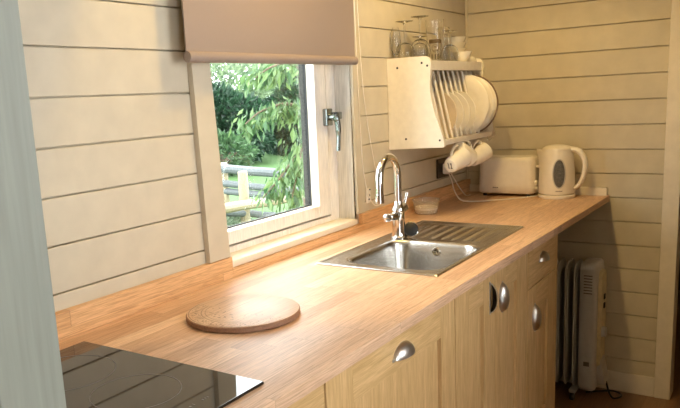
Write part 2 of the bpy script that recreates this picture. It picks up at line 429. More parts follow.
b.tube(spline([(1.187, -.04, 2.03), (1.235, -.02, 1.55), (1.252, -.014, 1.30), (1.270, -.014, 1.10), (1.32, -.014, .995), (1.376, -.014, .972), (1.404, -.014, .995), (1.366, -.014, 1.09), (1.288, -.016, 1.37), (1.235, -.03, 1.7), (1.187, -.05, 2.03)], 8), .0016, 6)
b.build('pull_chain', M['plastic_white'], rb)
# chain holder on the wall
ch = thing('chain_holder', 'small white blind-chain holder screwed to the wall left of the tap', 'holder', (1.312, -.0005, 1.018))
b = MB(ch.location); b.box(1.297, 1.327, -.009, -.0006, .990, 1.046, bevel=.004); b.build('plate', M['plastic_white'], ch)
for dz in (.03, .002, -.018):
    b = MB(ch.location); b.lathe([(.003, 0), (.003, .003)], (1.312+dz*.15, -.009, 1.018+dz*.75), 10, True, True, mat=Matrix.Rotation(PI/2, 4, 'X')); b.build('screw', M['ink'], ch)

# ------------------------------------------------------------------ worktop with upstands
HX0, HX1, HY0, HY1 = .735, 1.455, -.525, -.160      # sink cut-out
wt = thing('worktop', 'long oiled oak block worktop running under the window to the far wall', 'worktop', (.6, -.3, .873))
wt_o = wt.location
b = MB(wt_o); bm = b.bm
X = [-1.4, HX0, HX1, L-.0005]; Y = [-.62, HY0, HY1, -.0005]
for zi, z in enumerate((.873, .9)):
    G = [[bm.verts.new(Vector((x, y if j else {-1.4: -.612, HX0: -.627, HX1: -.643}.get(x, -.657), z))-wt_o) for j, y in enumerate(Y)] for x in X]
    for i in range(3):
        for j in range(3):
            if i == 1 and j == 1: continue
            q = (G[i][j], G[i+1][j], G[i+1][j+1], G[i][j+1]); bm.faces.new(q if zi else q[::-1])
    if zi == 0: G0 = G
loopo = [(i, 0) for i in range(3)]+[(3, j) for j in range(3)]+[(i, 3) for i in range(3, 0, -1)]+[(0, j) for j in range(3, 0, -1)]
for lp, rev in ((loopo, False), ([(1, 1), (2, 1), (2, 2), (1, 2)], True)):
    for k in range(len(lp)):
        a, c = lp[k], lp[(k+1) % len(lp)]
        q = [G0[a[0]][a[1]], G0[c[0]][c[1]], G[c[0]][c[1]], G[a[0]][a[1]]]; bm.faces.new(q[::-1] if rev else q)
ed = [e for e in bm.edges if all(v.co.y+wt_o.y < -.6 for v in e.verts) and abs(e.verts[0].co.z-e.verts[1].co.z) < 1e-6]
bmesh.ops.bevel(bm, geom=ed, offset=.003, segments=2, affect='EDGES', profile=.5)
b.build('slab', M['worktop'], wt)
for nm, x0, x1, z1 in (('upstand', -1.4, .4885, .96), ('upstand', .489, 1.2395, .9243), ('upstand', 1.24, L-.001, .96)):
    b = MB(wt_o); b.box(x0, x1, -.0205, -.0006, .9003, z1, bevel=.0015); b.build(nm, M['upstand'], wt)

# ------------------------------------------------------------------ kitchen cabinets
YF = -.6
def cup_pull(parent, c, ax, o, w=.046, h=.03, d=.024, op=-1):
    """half-dome cup handle; long axis ax ('x' or 'z'); op = side the mouth opens to"""
    b = MB(o); n, k = 20, 8
    outer = []; inner = []
    for sc, dst in ((1, outer), (.93, inner)):
        for j in range(k+1):
            s = PI/2*j/k; ring = []
            for i in range(n+1):
                t = PI*i/n
                l = w*math.cos(t)*sc; wd = h*math.sin(t)*math.cos(s)*sc; out = d*math.sin(t)*math.sin(s)*sc
                if ax == 'x': p = (c[0]+l, c[1]-out, c[2]-op*wd)
                else: p = (c[0]-op*wd, c[1]-out, c[2]+l)
                ring.append(b.bm.verts.new(Vector(p)-o))
            dst.append(ring)
    for dst in (outer, inner):
        for j in range(k):
            for i in range(n): b.bm.faces.new((dst[j][i], dst[j][i+1], dst[j+1][i+1], dst[j+1][i])).material_index = int(dst is inner)
    for i in range(n): b.bm.faces.new((outer[k][i], outer[k][i+1], inner[k][i+1], inner[k][i]))
    # flat flange against the door
    if ax == 'x':
        b.box(c[0]-w-.004, c[0]+w+.004, c[1]-.0025, c[1], c[2]-.004 if op < 0 else c[2]-.004, c[2]+.004, bevel=.001)
    else:
        b.box(c[0]-.004, c[0]+.004, c[1]-.0025, c[1], c[2]-w-.004, c[2]+w+.004, bevel=.001)
    bmesh.ops.remove_doubles(b.bm, verts=b.bm.verts, dist=1e-5); bmesh.ops.recalc_face_normals(b.bm, faces=b.bm.faces)
    return b.build('handle', [M['nickel'], M['cup_shade']], parent, angle=50)
def shaker(parent, o, name, x0, x1, z0, z1, sl, sr, rt, rb_):
    b = MB(o); y0, y1 = YF, YF+.02
    b.box(x0, x0+sl, y0, y1, z0, z1, bevel=.0015); b.box(x1-sr, x1, y0, y1, z0, z1, bevel=.0015)
    b.box(x0+sl, x1-sr, y0, y1, z1-rt, z1, bevel=.0012, mi=1); b.box(x0+sl, x1-sr, y0, y1, z0, z0+rb_, bevel=.0012, mi=1)
    b.box(x0+sl+.002, x1-sr-.004, y0+.0085, y1-.003, z0+rb_+.003, z1-rt-.002)
    b.box(x0+.01, x1-.01, y1-.003, y1-.0005, z0+.01, z1-.01, mi=2)  # dark backing sheet, paints the shade seen in the panel gaps
    return b.build(name, [M['oak_v'], M['oak_h'], M['dark_inside']], parent)
def cabinet(x0, x1, label):
    t = thing('base_cabinet', label, 'cabinet', ((x0+x1)/2, -.3, 0), 'oak base cabinets under the worktop')
    o = t.location
    b = MB(o); b.box(x0+.0005, x1-.0005, YF+.022, -.03, .1, .70, mi=1); b.box(x0+.0005, x1-.0005, -.54, -.05, 0.0005, .1)
    b.box(x0+.0005, x0+.018, YF+.022, -.03, .7, .872, mi=1); b.box(x1-.018, x1-.0005, YF+.022, -.03, .7, .872, mi=1)
    b.box(x0+.018, x1-.018, YF+.022, YF+.04, .7, .872, mi=1)
    b.build('carcass', [M['oak_v'], M['dark_inside']], t)
    return t, o
ZT, ZB = .867, .105
t, o = cabinet(-1.35, .045, 'base cabinet under the hob with a plain sideways-grained oak front')
b = MB(o); b.box(-1.348, .0445, YF, YF+.02, .70, ZT, bevel=.0015); b.build('fascia', M['oak_h'], t)
b = MB(o); b.box(-1.348, .0445, YF, YF+.02, ZB, .697, bevel=.0015); b.build('front_panel', M['oak_h'], t)
t, o = cabinet(.047, .688, 'single-door oak cabinet with a horizontal cup handle, left of the sink')
d = shaker(t, o, 'door', .0505, .686, ZB, ZT, .10, .092, .092, .1); cup_pull(d, (.375, YF, .805), 'x', o)
t, o = cabinet(.689, 1.322, 'two-door oak sink cabinet with a pair of upright cup handles')
d = shaker(t, o, 'door', .691, 1.003, ZB, ZT, .095, .104, .088, .1); cup_pull(d, (.950, YF, .785), 'z', o, op=-1)
d = shaker(t, o, 'door', 1.0055, 1.320, ZB, ZT, .088, .115, .088, .1); cup_pull(d, (1.060, YF, .760), 'z', o, op=1)
t, o = cabinet(1.324, 1.69, 'narrow oak cabinet with a drawer over a door, at the open end near the heater')
b = MB(o); b.box(1.3265, 1.668, YF, YF+.02, .715, ZT, bevel=.0015); d = b.build('drawer', M['oak_h'], t); cup_pull(d, (1.49, YF, .785), 'x', o, w=.04)
d = shaker(t, o, 'door', 1.3265, 1.668, ZB, .711, .10, .10, .09, .1); cup_pull(d, (1.405, YF, .595), 'z', o, op=1, w=.048)
b = MB(o); b.box(1.6695, 1.6895, YF, -.03, .0005, .872, bevel=.001); b.build('end_panel', M['oak_v'], t)

# ------------------------------------------------------------------ hob
hb = thing('hob', 'black glass electric hob set in the worktop beside the teal door', 'hob', (-.238, -.325, .9003))
o = hb.location
b = MB(o); b.box(-.384, -.092, -.565, -.085, .9003, .9063, bevel=.0022); b.build('glass_top', M['hob'], hb)
def annulus(b, cx, cy, r, w, z, seg=64, a0=0, a1=2*PI):
    b.rings([[(cx+(r+dx)*math.cos(a0+(a1-a0)*i/seg), cy+(r+dx)*math.sin(a0+(a1-a0)*i/seg), z+dz) for i in range(seg)] for dx, dz in ((-w, 0), (-w, .0003), (w, .0003), (w, 0))], closed=True)
for cy, r in ((-.393, .078), (-.203, .092)):
    b = MB(o); annulus(b, -.232, cy, r, .0008, .9063); b.build('cooking_zone', M['hob_print'], hb)
b = MB(o)
for i in range(3): b.box(-.205+.006*i, -.2015+.006*i, -.523, -.519, .9063, .9066)
b.box(-.236, -.232, -.523, -.519, .9063, .9066); b.box(-.226, -.224, -.523, -.517, .9063, .9066)
b.build('touch_control', M['hob_print'], hb)

# ------------------------------------------------------------------ round board
rbd = MB((.212, -.276, .9003)); R_ = .132
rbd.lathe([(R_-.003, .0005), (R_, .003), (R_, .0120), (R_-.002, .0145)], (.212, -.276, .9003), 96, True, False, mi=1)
rbd.lathe([(R_-.002, .0145), (R_-.003, .0148), (.0001, .0148)], (.212, -.276, .9003), 96)
bmesh.ops.remove_doubles(rbd.bm, verts=rbd.bm.verts, dist=1e-5)
tag(base(rbd.build('serving_board', [M['board'], plain('board_edge_shade', (140, 102, 76), .6, vary=.12, scale=60)]), (.212, -.276, .9003)), 'round wooden board with burnt-in border, lying on the worktop before the window', 'board')  # side of the board painted darker to carry the shade on its edge

# ------------------------------------------------------------------ sink
SX0, SX1, SY0, SY1 = .712, 1.478, -.541, -.146
sk = thing('kitchen_sink', 'stainless steel inset sink with bowl and ribbed drainer', 'sink', (1.095, -.343, .9))
o = sk.location
def sstep(a, b, x):
    t = np.clip((x-a)/(b-a), 0, 1); return t*t*(3-2*t)
nx, ny = 232, 124
gx = np.linspace(SX0, SX1, nx); gy = np.linspace(SY0, SY1, ny)
XX, YY = np.meshgrid(gx, gy, indexing='ij')
def sdf(cx, cy, hx, hy, r):
    qx = np.abs(XX-cx)-hx+r; qy = np.abs(YY-cy)-hy+r
    return np.hypot(np.maximum(qx, 0), np.maximum(qy, 0))+np.minimum(np.maximum(qx, qy), 0)-r
Z = np.full_like(XX, .0042)
dR = sdf((SX0+SX1)/2, (SY0+SY1)/2, (SX1-SX0)/2, (SY1-SY0)/2, .012)
Z -= .0040*sstep(-.004, .001, dR)                                   # rolled rim down to the worktop
Z -= .0022*sstep(-.010, -.018, dR)                                  # deck a touch lower than the rim
dB = sdf(.945, -.362, .178, .152, .06)
Z -= .004*sstep(.010, 0, dB)
Z -= .128*(sstep(.002, -.022, dB)*.86+.14*sstep(-.02, -.06, dB))     # bowl
dT = sdf(1.302, -.343, .146, .158, .02)
tray = sstep(.002, -.012, dT)
Z -= .0045*tray*(1+.6*(1.45-XX)/.3)
rib = .5+.5*np.cos((YY+.343)/.038*2*PI)
Z += .0042*tray*sstep(.62, .9, rib)*sstep(-.012, -.04, sdf(1.318, -.343, .135, .16, .02))
b = MB((0, 0, 0)); bm = b.bm
V = [[bm.verts.new((gx[i]-o.x, gy[j]-o.y, Z[i, j])) for j in range(ny)] for i in range(nx)]
for i in range(nx-1):
    for j in range(ny-1): bm.faces.new((V[i][j], V[i+1][j], V[i+1][j+1], V[i][j+1]))
bs = b.build('basin', M['steel'], sk, angle=80)
sm = bs.modifiers.new('t', 'SOLIDIFY'); sm.thickness = .0012; sm.offset = -1
# overflow rose on the bowl wall facing the photographer, waste in the floor
mo = Matrix.Rotation(-PI/2-.12, 4, 'Y')
oc = (1.116, -.362, .872)
b = MB(o); b.lathe([(.008, .004), (.0135, .0045), (.0145, .0025), (.0145, -.004), (.008, -.004)], oc, 28, mat=mo, closed=True); ov = b.build('overflow', M['chrome'], sk)
b = MB(o); b.lathe([(.0085, -.002), (.0085, .0005)], oc, 20, True, True, mat=mo); b.build('dark_hole', M['black'], ov)
b = MB(o)
for k in range(3):
    a = PI/2+2*PI*k/3
    p = Vector(oc)+mo @ Vector((.009*math.cos(a), .009*math.sin(a), .003)); b.tube([Vector(oc)+mo @ Vector((0, 0, .003)), p], .0016, 6)
b.build('spoke', M['chrome'], ov)
b = MB(o); b.lathe([(.0001, .004), (.022, .005), (.036, .0065), (.041, .004), (.041, .001)], (.945, -.362, .769), 36); b.build('waste', M['chrome'], sk)
# tap
TX, TY = 1.147, -.212
tp = thing('mixer_tap', 'tall chrome swan-neck mixer tap standing at the back of the sink', 'tap', (TX, TY, .9025))
o = tp.location
b = MB(o); b.lathe([(.029, .9025), (.029, .908), (.025, .912), (.022, .93), (.0215, .965), (.021, .985), (.0225, .992), (.0225, 1.004), (.019, 1.012), (.0145, 1.018), (.0135, 1.03)], (TX, TY, 0), 28, True, True); b.build('tap_body', M['chrome'], tp)
ux, uy = -.995, -.09
R0 = .079; zc = 1.115
pts = [(TX, TY, 1.02), (TX, TY, 1.06), (TX, TY, zc)]
for i in range(1, 17):
    a = PI*i/16; q = R0*(1-math.cos(a)); pts.append((TX+ux*q, TY+uy*q, zc+.07*math.sin(a)))
pts += [(TX+ux*2*R0, TY+uy*2*R0, 1.09), (TX+ux*2*R0, TY+uy*2*R0, 1.052)]
b = MB(o); b.tube(pts, .0125, 16); b.build('spout', M['chrome'], tp)
b = MB(o); q = (TX+ux*2*R0, TY+uy*2*R0)
b.lathe([(.0115, 1.075), (.0148, 1.073), (.0148, 1.046), (.010, 1.045), (.010, 1.05)], (q[0], q[1], 0), 20, True, True); b.build('nozzle', M['chrome'], tp)
b = MB(o); b.tube([(TX-.046, TY+.010, .980), (TX-.018, TY+.004, .980)], [.0125, .0145], 16)
b.lathe([(.006, 0), (.013, .004), (.0155, .012), (.013, .02), (.006, .023)], (TX-.066, TY+.0145, .980), 20, True, True, mat=Matrix.Rotation(PI/2, 4, 'Y')); b.build('side_knob', M['chrome'], tp)
b = MB(o); b.tube([(TX, TY-.005, .998), (TX+.022, TY-.014, 1.01)], .016, 16)
b.tube([(TX+.018, TY-.012, 1.012), (TX+.026, TY-.016, 1.035), (TX+.034, TY-.018, 1.054)], [.008, .0056, .0062], 12); b.build('lever', M['chrome'], tp)
# black plug propped beside the tap
pl = thing('sink_plug', 'black rubber sink plug with a chrome ring propped against the tap base', 'plug', (1.168, -.248, .9035))
o = pl.location; mp_ = Matrix.Rotation(math.radians(-68), 4, 'Y') @ Matrix.Identity(4)
pc = (1.168, -.248, .930)
b = MB(o); b.lathe([(.012, -.012), (.021, -.010), (.0235, 0), (.0235, .006), (.019, .008), (.004, .009)], pc, 28, True, True, mat=Matrix.Rotation(.5, 4, 'Z') @ mp_); b.build('plug_body', M['rubber'], pl)
b = MB(o); b.lathe([(.0236, -.013), (.026, -.011), (.026, -.006), (.0236, -.005)], (1.172, -.246, .932), 32, mat=Matrix.Rotation(.5, 4, 'Z') @ mp_, closed=True); b.build('chrome_ring', M['chrome'], pl)

# ------------------------------------------------------------------ plastic tub of granules
tc_ = (1.648, -.086, .9003)
tb = thing('food_tub', 'small clear plastic tub half full of white granules beside the drainer', 'tub', tc_)
b = MB(tc_); b.lathe([(.0001, .0005), (.042, .0005), (.046, .003), (.0535, .052), (.0565, .053), (.0565, .0585), (.0545, .0585), (.0525, .0535), (.0448, .004), (.0001, .002)], tc_, 40); b.build('tub_wall', M['tub'], tb)
b = MB(tc_); b.lathe([(.0001, .003), (.0445, .0035), (.048, .024), (.044, .029), (.03, .026), (.012, .031), (.0001, .03)], tc_, 40); b.build('granules', M['powder'], tb)

# ------------------------------------------------------------------ toaster
TXc, TYc = 2.236, -.236
ts = thing('toaster', 'white two-slice toaster in the corner of the worktop, left of the kettle', 'toaster', (TXc, TYc, .9003))
o = ts.location
def rr(hx, hy, r, z, n=6): return [(x, y, z) for x, y in rrect(TXc, TYc, hx, hy, r, n)]
b = MB(o)
b.rings([rr(.052, .122, .03, .912), rr(.059, .130, .034, .918), rr(.060, .131, .035, .95), rr(.058, .128, .035, 1.058), rr(.055, .124, .034, 1.074), rr(.047, .116, .03, 1.080), rr(.040, .108, .02, 1.079), rr(.036, .104, .016, 1.077), rr(.036, .104, .016, 1.02)])
b.build('body', M['plastic_white'], ts, angle=60)
b = MB(o); b.rings([rr(.0355, .1035, .0155, 1.060), rr(.0355, .1035, .0155, 1.063)]); b.box(TXc-.004, TXc+.004, TYc-.1, TYc+.1, 1.06, 1.068); b.build('bread_slot', M['slot'], ts)
b = MB(o); b.box(TXc-.02, TXc+.02, TYc-.147, TYc-.127, 1.028, 1.04, bevel=.004); b.build('lever', M['plastic_white'], ts)
for zz, rr_ in ((.962, .013), (.938, .008)):
    b = MB(o); b.lathe([(rr_, 0), (rr_, .008), (rr_*.8, .012)], (TXc-.03, TYc-.128, zz), 20, True, True, mat=Matrix.Rotation(PI/2, 4, 'X')); b.build('dial', M['plastic_white'], ts)
for sx in (-.04, .04):
    for sy in (-.1, .1):
        b = MB(o); b.lathe([(.009, .9004), (.009, .913)], (TXc+sx, TYc+sy, 0), 12, True, True); b.build('foot', M['black'], ts)
b = MB(o)
for i, (w_, h_) in enumerate(((3, 4), (2.2, 4), (2.6, 3), (2.2, 4), (2.6, 3), (2.2, 3), (3, 4))):
    y = TYc+.055-i*.0036; b.box(TXc-.0606, TXc-.0596, y-w_*.0005, y+w_*.0005, .9385, .9385+h_*.0011)
b.build('maker_mark', M['grey_text'], ts)

# ------------------------------------------------------------------ kettle
KX, KY = 2.205, -.458
kt = thing('electric_kettle', 'white cordless kettle with a dark oval water window, right of the toaster', 'kettle', (KX, KY, .9003))
o = kt.location
b = MB(o); b.lathe([(.0001, .9004), (.076, .9004), (.078, .904), (.078, .914), (.074, .918), (.0001, .918)], (KX, KY, 0), 48); b.build('power_base', M['plastic_white'], kt)
kprof = [(.066, .9185), (.0755, .921), (.0768, .93), (.0762, .96), (.0735, 1.02), (.0695, 1.075), (.0665, 1.098), (.064, 1.108)]
def krad(z):
    for (r0, z0), (r1, z1) in zip(kprof[1:], kprof[2:]):
        if z0 <= z <= z1: return r0+(r1-r0)*(z-z0)/(z1-z0)
    return .07
b = MB(o); seg = 48; rs = []
for r, z in kprof:                      # jug body drawn out to a spout towards the window wall
    ring = []
    for i in range(seg):
        a = 2*PI*i/seg; da = math.atan2(math.sin(a-PI/2), math.cos(a-PI/2))
        k = .025*math.exp(-(da/.33)**2)*max(0, min(1, (z-1.045)/.06))
        ring.append((KX+(r+k)*math.cos(a), KY+(r+k)*math.sin(a), z+k*.25))
    rs.append(ring)
b.rings(rs); b.build('jug', M['plastic_white'], kt, angle=60)
b = MB(o); b.lathe([(.0635, 1.1085), (.0635, 1.112), (.060, 1.119), (.048, 1.127), (.03, 1.1315), (.0001, 1.133)], (KX, KY, 0), 40, True); b.build('lid', M['plastic_white'], kt)
hp = spline([(KX, KY-.055, 1.112), (KX, KY-.085, 1.107), (KX, KY-.110, 1.08), (KX, KY-.119, 1.04), (KX, KY-.112, .995), (KX, KY-.095, .958), (KX, KY-.076, .945)], 6)
b = MB(o); rs = []
for i, p in enumerate(hp):
    q = hp[min(i+1, len(hp)-1)]; p0 = hp[max(i-1, 0)]; tt = (q-p0).normalized(); nrm = Vector((0, tt.z, -tt.y))
    w_ = .015; h_ = .0095+.003*(1-i/len(hp))
    rs.append([p+Vector((w_*math.cos(a), 0, 0))+nrm*h_*math.sin(a) for a in [2*PI*k/16 for k in range(16)]])
b.rings(rs); b.build('handle', M['plastic_white'], kt, angle=60)
b = MB(o); b.box(KX-.008, KX+.008, KY-.105, KY-.085, 1.103, 1.114, bevel=.003); b.build('switch', M['plastic_white'], kt)
ka = math.atan2(-1.302-KY, -1.024-KX)+.13      # the water window faces the open room
def on_jug(u, z, lift): # u = arc length from the window's middle
    r = krad(z)+lift; a = ka+u/krad(z)
    return (KX+r*math.cos(a)-o.x, KY+r*math.sin(a)-o.y, z-o.z)
def oval(lift, sw, sh, zc):
    return [on_jug(sw*1.12*math.cos(a), zc+sh*math.sin(a)*(1 if abs(math.sin(a)) < 2 else 1), lift) for a in [2*PI*k/32 for k in range(32)]]
b = MB()
b.rings([oval(-.001, .0255, .064, 1.012), oval(.0022, .0255, .064, 1.012), oval(.0026, .0225, .061, 1.012), oval(.0012, .021, .059, 1.012)], False, False); b.build('gauge_rim', M['heater'], kt)
b = MB(); b.rings([oval(.0012, .0215, .0595, 1.012), oval(.0024, .014, .045, 1.012), oval(.0028, .004, .02, 1.012)], False, True); wg_ = b.build('water_window', M['smoke'], kt)
b = MB()
for i in range(5):
    z = .975+i*.019
    q = [on_jug(u, zz, .0034) for u, zz in ((-.006, z), (.006, z), (.006, z+.0015), (-.006, z+.0015))]; b.bm.faces.new([b.bm.verts.new(p) for p in q])
b.build('level_mark', M['grey_text'], wg_, smooth=False)
b = MB()
for i, (w_, h_) in enumerate(((3, 4), (2, 4), (2.6, 4), (2, 4), (2.8, 4), (2.2, 4), (2.6, 4), (2.2, 4))):
    u = -.0125+i*.0036; z = .9345
    q = [on_jug(uu, zz, .0006) for uu, zz in ((u-w_*.0005, z), (u+w_*.0005, z), (u+w_*.0005, z+h_*.0011), (u-w_*.0005, z+h_*.0011))]
    b.bm.faces.new([b.bm.verts.new(p) for p in q])
b.build('maker_mark', M['grey_text'], kt, smooth=False)

# ------------------------------------------------------------------ wall socket with plug and flexes
so = thing('wall_socket', 'dark metal double wall socket low on the wall behind the hanging mugs', 'socket', (2.02, -.0005, 1.045))
o = so.location
b = MB(o); b.box(1.95, 2.095, -.010, -.0006, 1.003, 1.090, bevel=.003); b.build('face_plate', plain('dark_bronze_plate', (72, 60, 48), .35, .6), so)
b = MB(o); b.box(1.965, 2.015, -.013, -.009, 1.03, 1.07, bevel=.002); b.box(2.035, 2.085, -.013, -.009, 1.03, 1.07, bevel=.002); b.build('outlet', M['black'], so)
b = MB((2.02, -.014, 1.045)); b.box(1.985, 2.035, -.050, -.0135, 1.02, 1.068, bevel=.007)
tag(base(b.build('mains_plug', M['plastic_white']), (2.02, -.014, 1.045)), 'white mains plug pushed into the dark wall socket', 'plug')
pth = spline([(2.01, -.036, 1.021), (2.01, -.05, .985), (1.99, -.07, .945), (1.97, -.11, .908), (1.985, -.17, .9034), (2.03, -.23, .9034), (2.09, -.29, .9034), (2.15, -.335, .9034), (2.2, -.368, .9034), (2.25, -.372, .9034)], 10)
b = MB((2.03, -.2, .9)); b.tube(pth, .0029, 8)
tag(base(b.build('power_flex', M['plastic_white']), (2.03, -.2, .9)), 'white flex drooping from the plug and lying in front of the toaster', 'flex')
b = MB((2.1, -.05, .9)); b.tube(spline([(2.06, -.016, 1.03), (2.075, -.034, .99), (2.11, -.045, .945), (2.15, -.06, .9038), (2.17, -.075, .9036)], 8), .0026, 8)
tag(base(b.build('power_flex', M['plastic_white']), (2.1, -.05, .9)), 'short white flex running down the upstand beneath the mugs, left of the toaster', 'flex')

# ------------------------------------------------------------------ wall plate rack
RX0, RX1 = 1.50, 2.065
rk = thing('plate_rack', 'white painted wooden plate rack hung on the wall right of the window', 'rack', (1.78, -.01, 1.175))
o = rk.location
prof = [(-.0008, 1.172), (-.226, 1.180), (-.232, 1.186), (-.230, 1.205), (-.222, 1.235), (-.211, 1.263), (-.198, 1.30), (-.187, 1.34), (-.179, 1.385), (-.177, 1.42), (-.180, 1.455), (-.183, 1.485), (-.181, 1.501), (-.173, 1.512), (-.160, 1.5175), (-.14, 1.5185), (-.0008, 1.5195)]
for x in (RX0, RX1-.016):
    b = MB(o); b.prism(prof, 0, x, x+.016, bevel=.002); sp_ = b.build('side_panel', M['rack'], rk)
    if x == RX0:
        for y, z in ((-.045, 1.482), (-.146, 1.494), (-.168, 1.483), (-.075, 1.213), (-.214, 1.207)):
            b = MB(o); b.lathe([(.0042, 0), (.0042, .0012)], (x+.0002, y, z), 12, True, True, mat=Matrix.Rotation(-PI/2, 4, 'Y')); b.build('screw_cap', M['ink'], sp_)
xa, xb = RX0+.016, RX1-.016
b = MB(o); b.box(xa, xb, -.162, -.001, 1.484, 1.500, bevel=.001); b.box(xa, xb, -.176, -.160, 1.466, 1.502, bevel=.002); b.build('top_shelf', M['rack'], rk)
b = MB(o); b.box(xa, xb, -.222, -.198, 1.186, 1.206, bevel=.002); b.build('front_rail', M['rack'], rk)
b = MB(o); b.box(xa, xb, -.030, -.010, 1.186, 1.206, bevel=.002); b.box(xa, xb, -.018, -.001, 1.42, 1.46, bevel=.002); b.build('back_rail', M['rack'], rk)
ND = 11; step = (xb-xa)/ND
dx_ = [xa+step*(i+.5) for i in range(ND)]
for x in dx_:
    b = MB(o); b.tube([(x, -.148, 1.470), (x, -.208, 1.203)], .0055, 10); b.build('dowel', M['rack'], rk)
for x in dx_:
    b = MB(o); b.tube([(x, -.022, 1.486), (x, -.022, 1.203)], .0055, 10); b.build('back_dowel', M['rack'], rk)
hooks = [1.655, 1.785, 1.885, 2.02]
hook_y = -.21
for x in hooks:
    b = MB(o); pts = [(x, hook_y, 1.187), (x, hook_y, 1.181)]+[(x, hook_y-.0085+.0085*math.cos(a), 1.175+.0085*math.sin(a)) for a in [PI*.0-PI*k/8*1.25 for k in range(0, 9)]]
    b.tube(pts, .0016, 8); b.build('cup_hook', M['chrome'], rk)

# plates standing between the dowels
def plate_mesh(R, name, mat):
    b = MB(); b.lathe([(.0001, .004), (R*.55, .004), (R*.62, .006), (R*.97, .016), (R, .0175), (R*.985, .0195), (R*.62, .0095), (R*.55, .0075), (.0001, .0075)], (0, 0, 0), 56)
    return b
def stand_plate(R, x, yc, zc, label, group, mat, proto=[None], rim=False, name='dinner_plate'):
    b = plate_mesh(R, name, mat); ob = b.build(name, M[mat], angle=60)
    ob.location = (x, yc, zc); ob.rotation_euler = (0, math.radians(-86), 0)
    tag(ob, label, 'plate', group); return ob
gaps = [(a+c)/2 for a, c in zip(dx_, dx_[1:])]
zb = 1.2065
side = [(gaps[2], 'stoneware', 'beige side plate standing leftmost in the plate rack'),
        (gaps[3], 'porcelain', 'cream side plate standing just right of the beige plate in the rack'),
        (gaps[4], 'porcelain', 'cream side plate standing between two other cream side plates in the rack'),
        (gaps[5], 'porcelain', 'cream side plate standing next to the first big dinner plate in the rack')]
for i, (x, mt, lb) in enumerate(side):
    R = .093; stand_plate(R, x-.004, -.134-.007*i, zb+R-.006, lb, 'side plates in the rack', mt, name='side_plate')
big = [(gaps[7], 'porcelain', 'large cream dinner plate standing nearest the side plates in the rack'),
       (gaps[8], 'porcelain', 'large cream dinner plate standing in the middle of the three big plates'),
       (gaps[9], 'porcelain_dark', 'large dinner plate with a dark mottled rim at the right of the rack')]
for i, (x, mt, lb) in enumerate(big):
    R = .128; ob = stand_plate(R, x-.004, -.137-.004*i, zb+R-.012, lb, 'dinner plates in the rack', 'porcelain')
    if mt == 'porcelain_dark':
        b = MB(); b.lathe([(R*.90, .0165), (R*.985, .0200), (R*1.003, .0176)], (0, 0, 0), 56); rm = b.build('mottled_rim', M[mt], ob); rm['label'] = 'dark mottled rim'

# mugs hanging by their handles
def mug_at(loc, axis, label, marks=True):
    t = thing('mug', label, 'mug', loc, 'mugs hanging from the rack')
    ax = Vector(axis).normalized()               # from foot to mouth
    side_ = (Vector((0, 0, 1))-ax*ax.z).normalized(); third = ax.cross(side_)
    m = Matrix((side_, third, ax)).transposed().to_4x4()
    b = MB(); b.lathe([(.0001, .002), (.024, .0), (.028, .002), (.031, .012), (.0365, .045), (.0400, .088), (.0405, .091), (.0385, .091), (.034, .045), (.0285, .012), (.0001, .008)], (0, 0, 0), 36, mat=m); b.build('body', M['porcelain'], t, angle=60)
    hp = spline([(.0365, 0, .074), (.047, 0, .080), (.0565, 0, .068), (.0555, 0, .046), (.045, 0, .028), (.0335, 0, .022)], 6)
    b = MB(); b.tube([m @ p for p in hp], [.0062-.0012*math.sin(PI*i/(len(hp)-1)) for i in range(len(hp))], 10); b.build('handle', M['porcelain'], t, angle=60)
    if marks:
        b = MB()
        for u0, u1, v0, v1 in ((-.0085, -.0045, -.013, .013), (.002, .010, .006, .011), (.005, .0085, -.012, .006), (.001, .010, -.012, -.008)):
            q = [m @ Vector((v, u, -.0006)) for u, v in ((u0, v0), (u1, v0), (u1, v1), (u0, v1))]
            b.bm.faces.new([b.bm.verts.new(p) for p in q])
        b.build('base_mark', M['ink'], t, smooth=False)
    return t
def hang(hx, axis, label, marks=True):
    ax = Vector(axis).normalized(); side_ = (Vector((0, 0, 1))-ax*ax.z).normalized()
    top = Vector((hx, hook_y-.0085, 1.1685))       # inside of the hook's bend
    loc = top - (ax*.066+side_*.0505)
    return mug_at(loc, axis, label, marks)
hang(hooks[0], (.80, -.20, .28), 'cream mug hanging nearest the camera, dark mark on its foot')
hang(hooks[1], (.62, -.12, -.42), 'cream mug hanging in the middle, half hidden behind the nearest mug', False)
hang(hooks[2], (.78, -.30, .32), 'cream mug hanging by itself in front of the toaster corner')

# ------------------------------------------------------------------ glasses and bowls on top of the rack
ZS = 1.5023
def lathe_thing(name, prof, loc, label, cat, group=None, mat='glass', seg=36):
    b = MB(); b.lathe(prof, (0, 0, 0), seg); ob = b.build(name, M[mat], angle=60); ob.location = loc
    return tag(ob, label, cat, group)
def inv_wine(bowl_r, bowl_h, stem, foot_r, rim=.8):
    """stem glass standing upside down on its rim: outer wall up, inner wall back down"""
    H = bowl_h+stem
    outer = [(bowl_r*rim, 0)]+[(bowl_r*(rim+(1-rim)*math.sin(min(1, t*1.6)*PI/2))*math.sqrt(max(0, 1-max(0, (t-.42)/.58)**2.2)), bowl_h*t) for t in [k/12 for k in range(1, 12)]]
    outer = [p for p in outer if p[0] > .0045]
    st = [(.0045, bowl_h*.995), (.0034, bowl_h+stem*.2), (.0034, bowl_h+stem*.8), (.007, H-.006), (foot_r*.7, H-.003), (foot_r, H-.0012), (foot_r, H), (.0001, H+.0005)]
    th = .0013
    inner = [(.0001, bowl_h-.006)]+[(max(.0002, r-th), z-th*.8) for r, z in reversed(outer[1:])]+[(outer[0][0]-th, 0)]
    return inner+outer+st
wine = inv_wine(.037, .078, .078, .034)
grp = 'stem glasses standing on the plate rack'
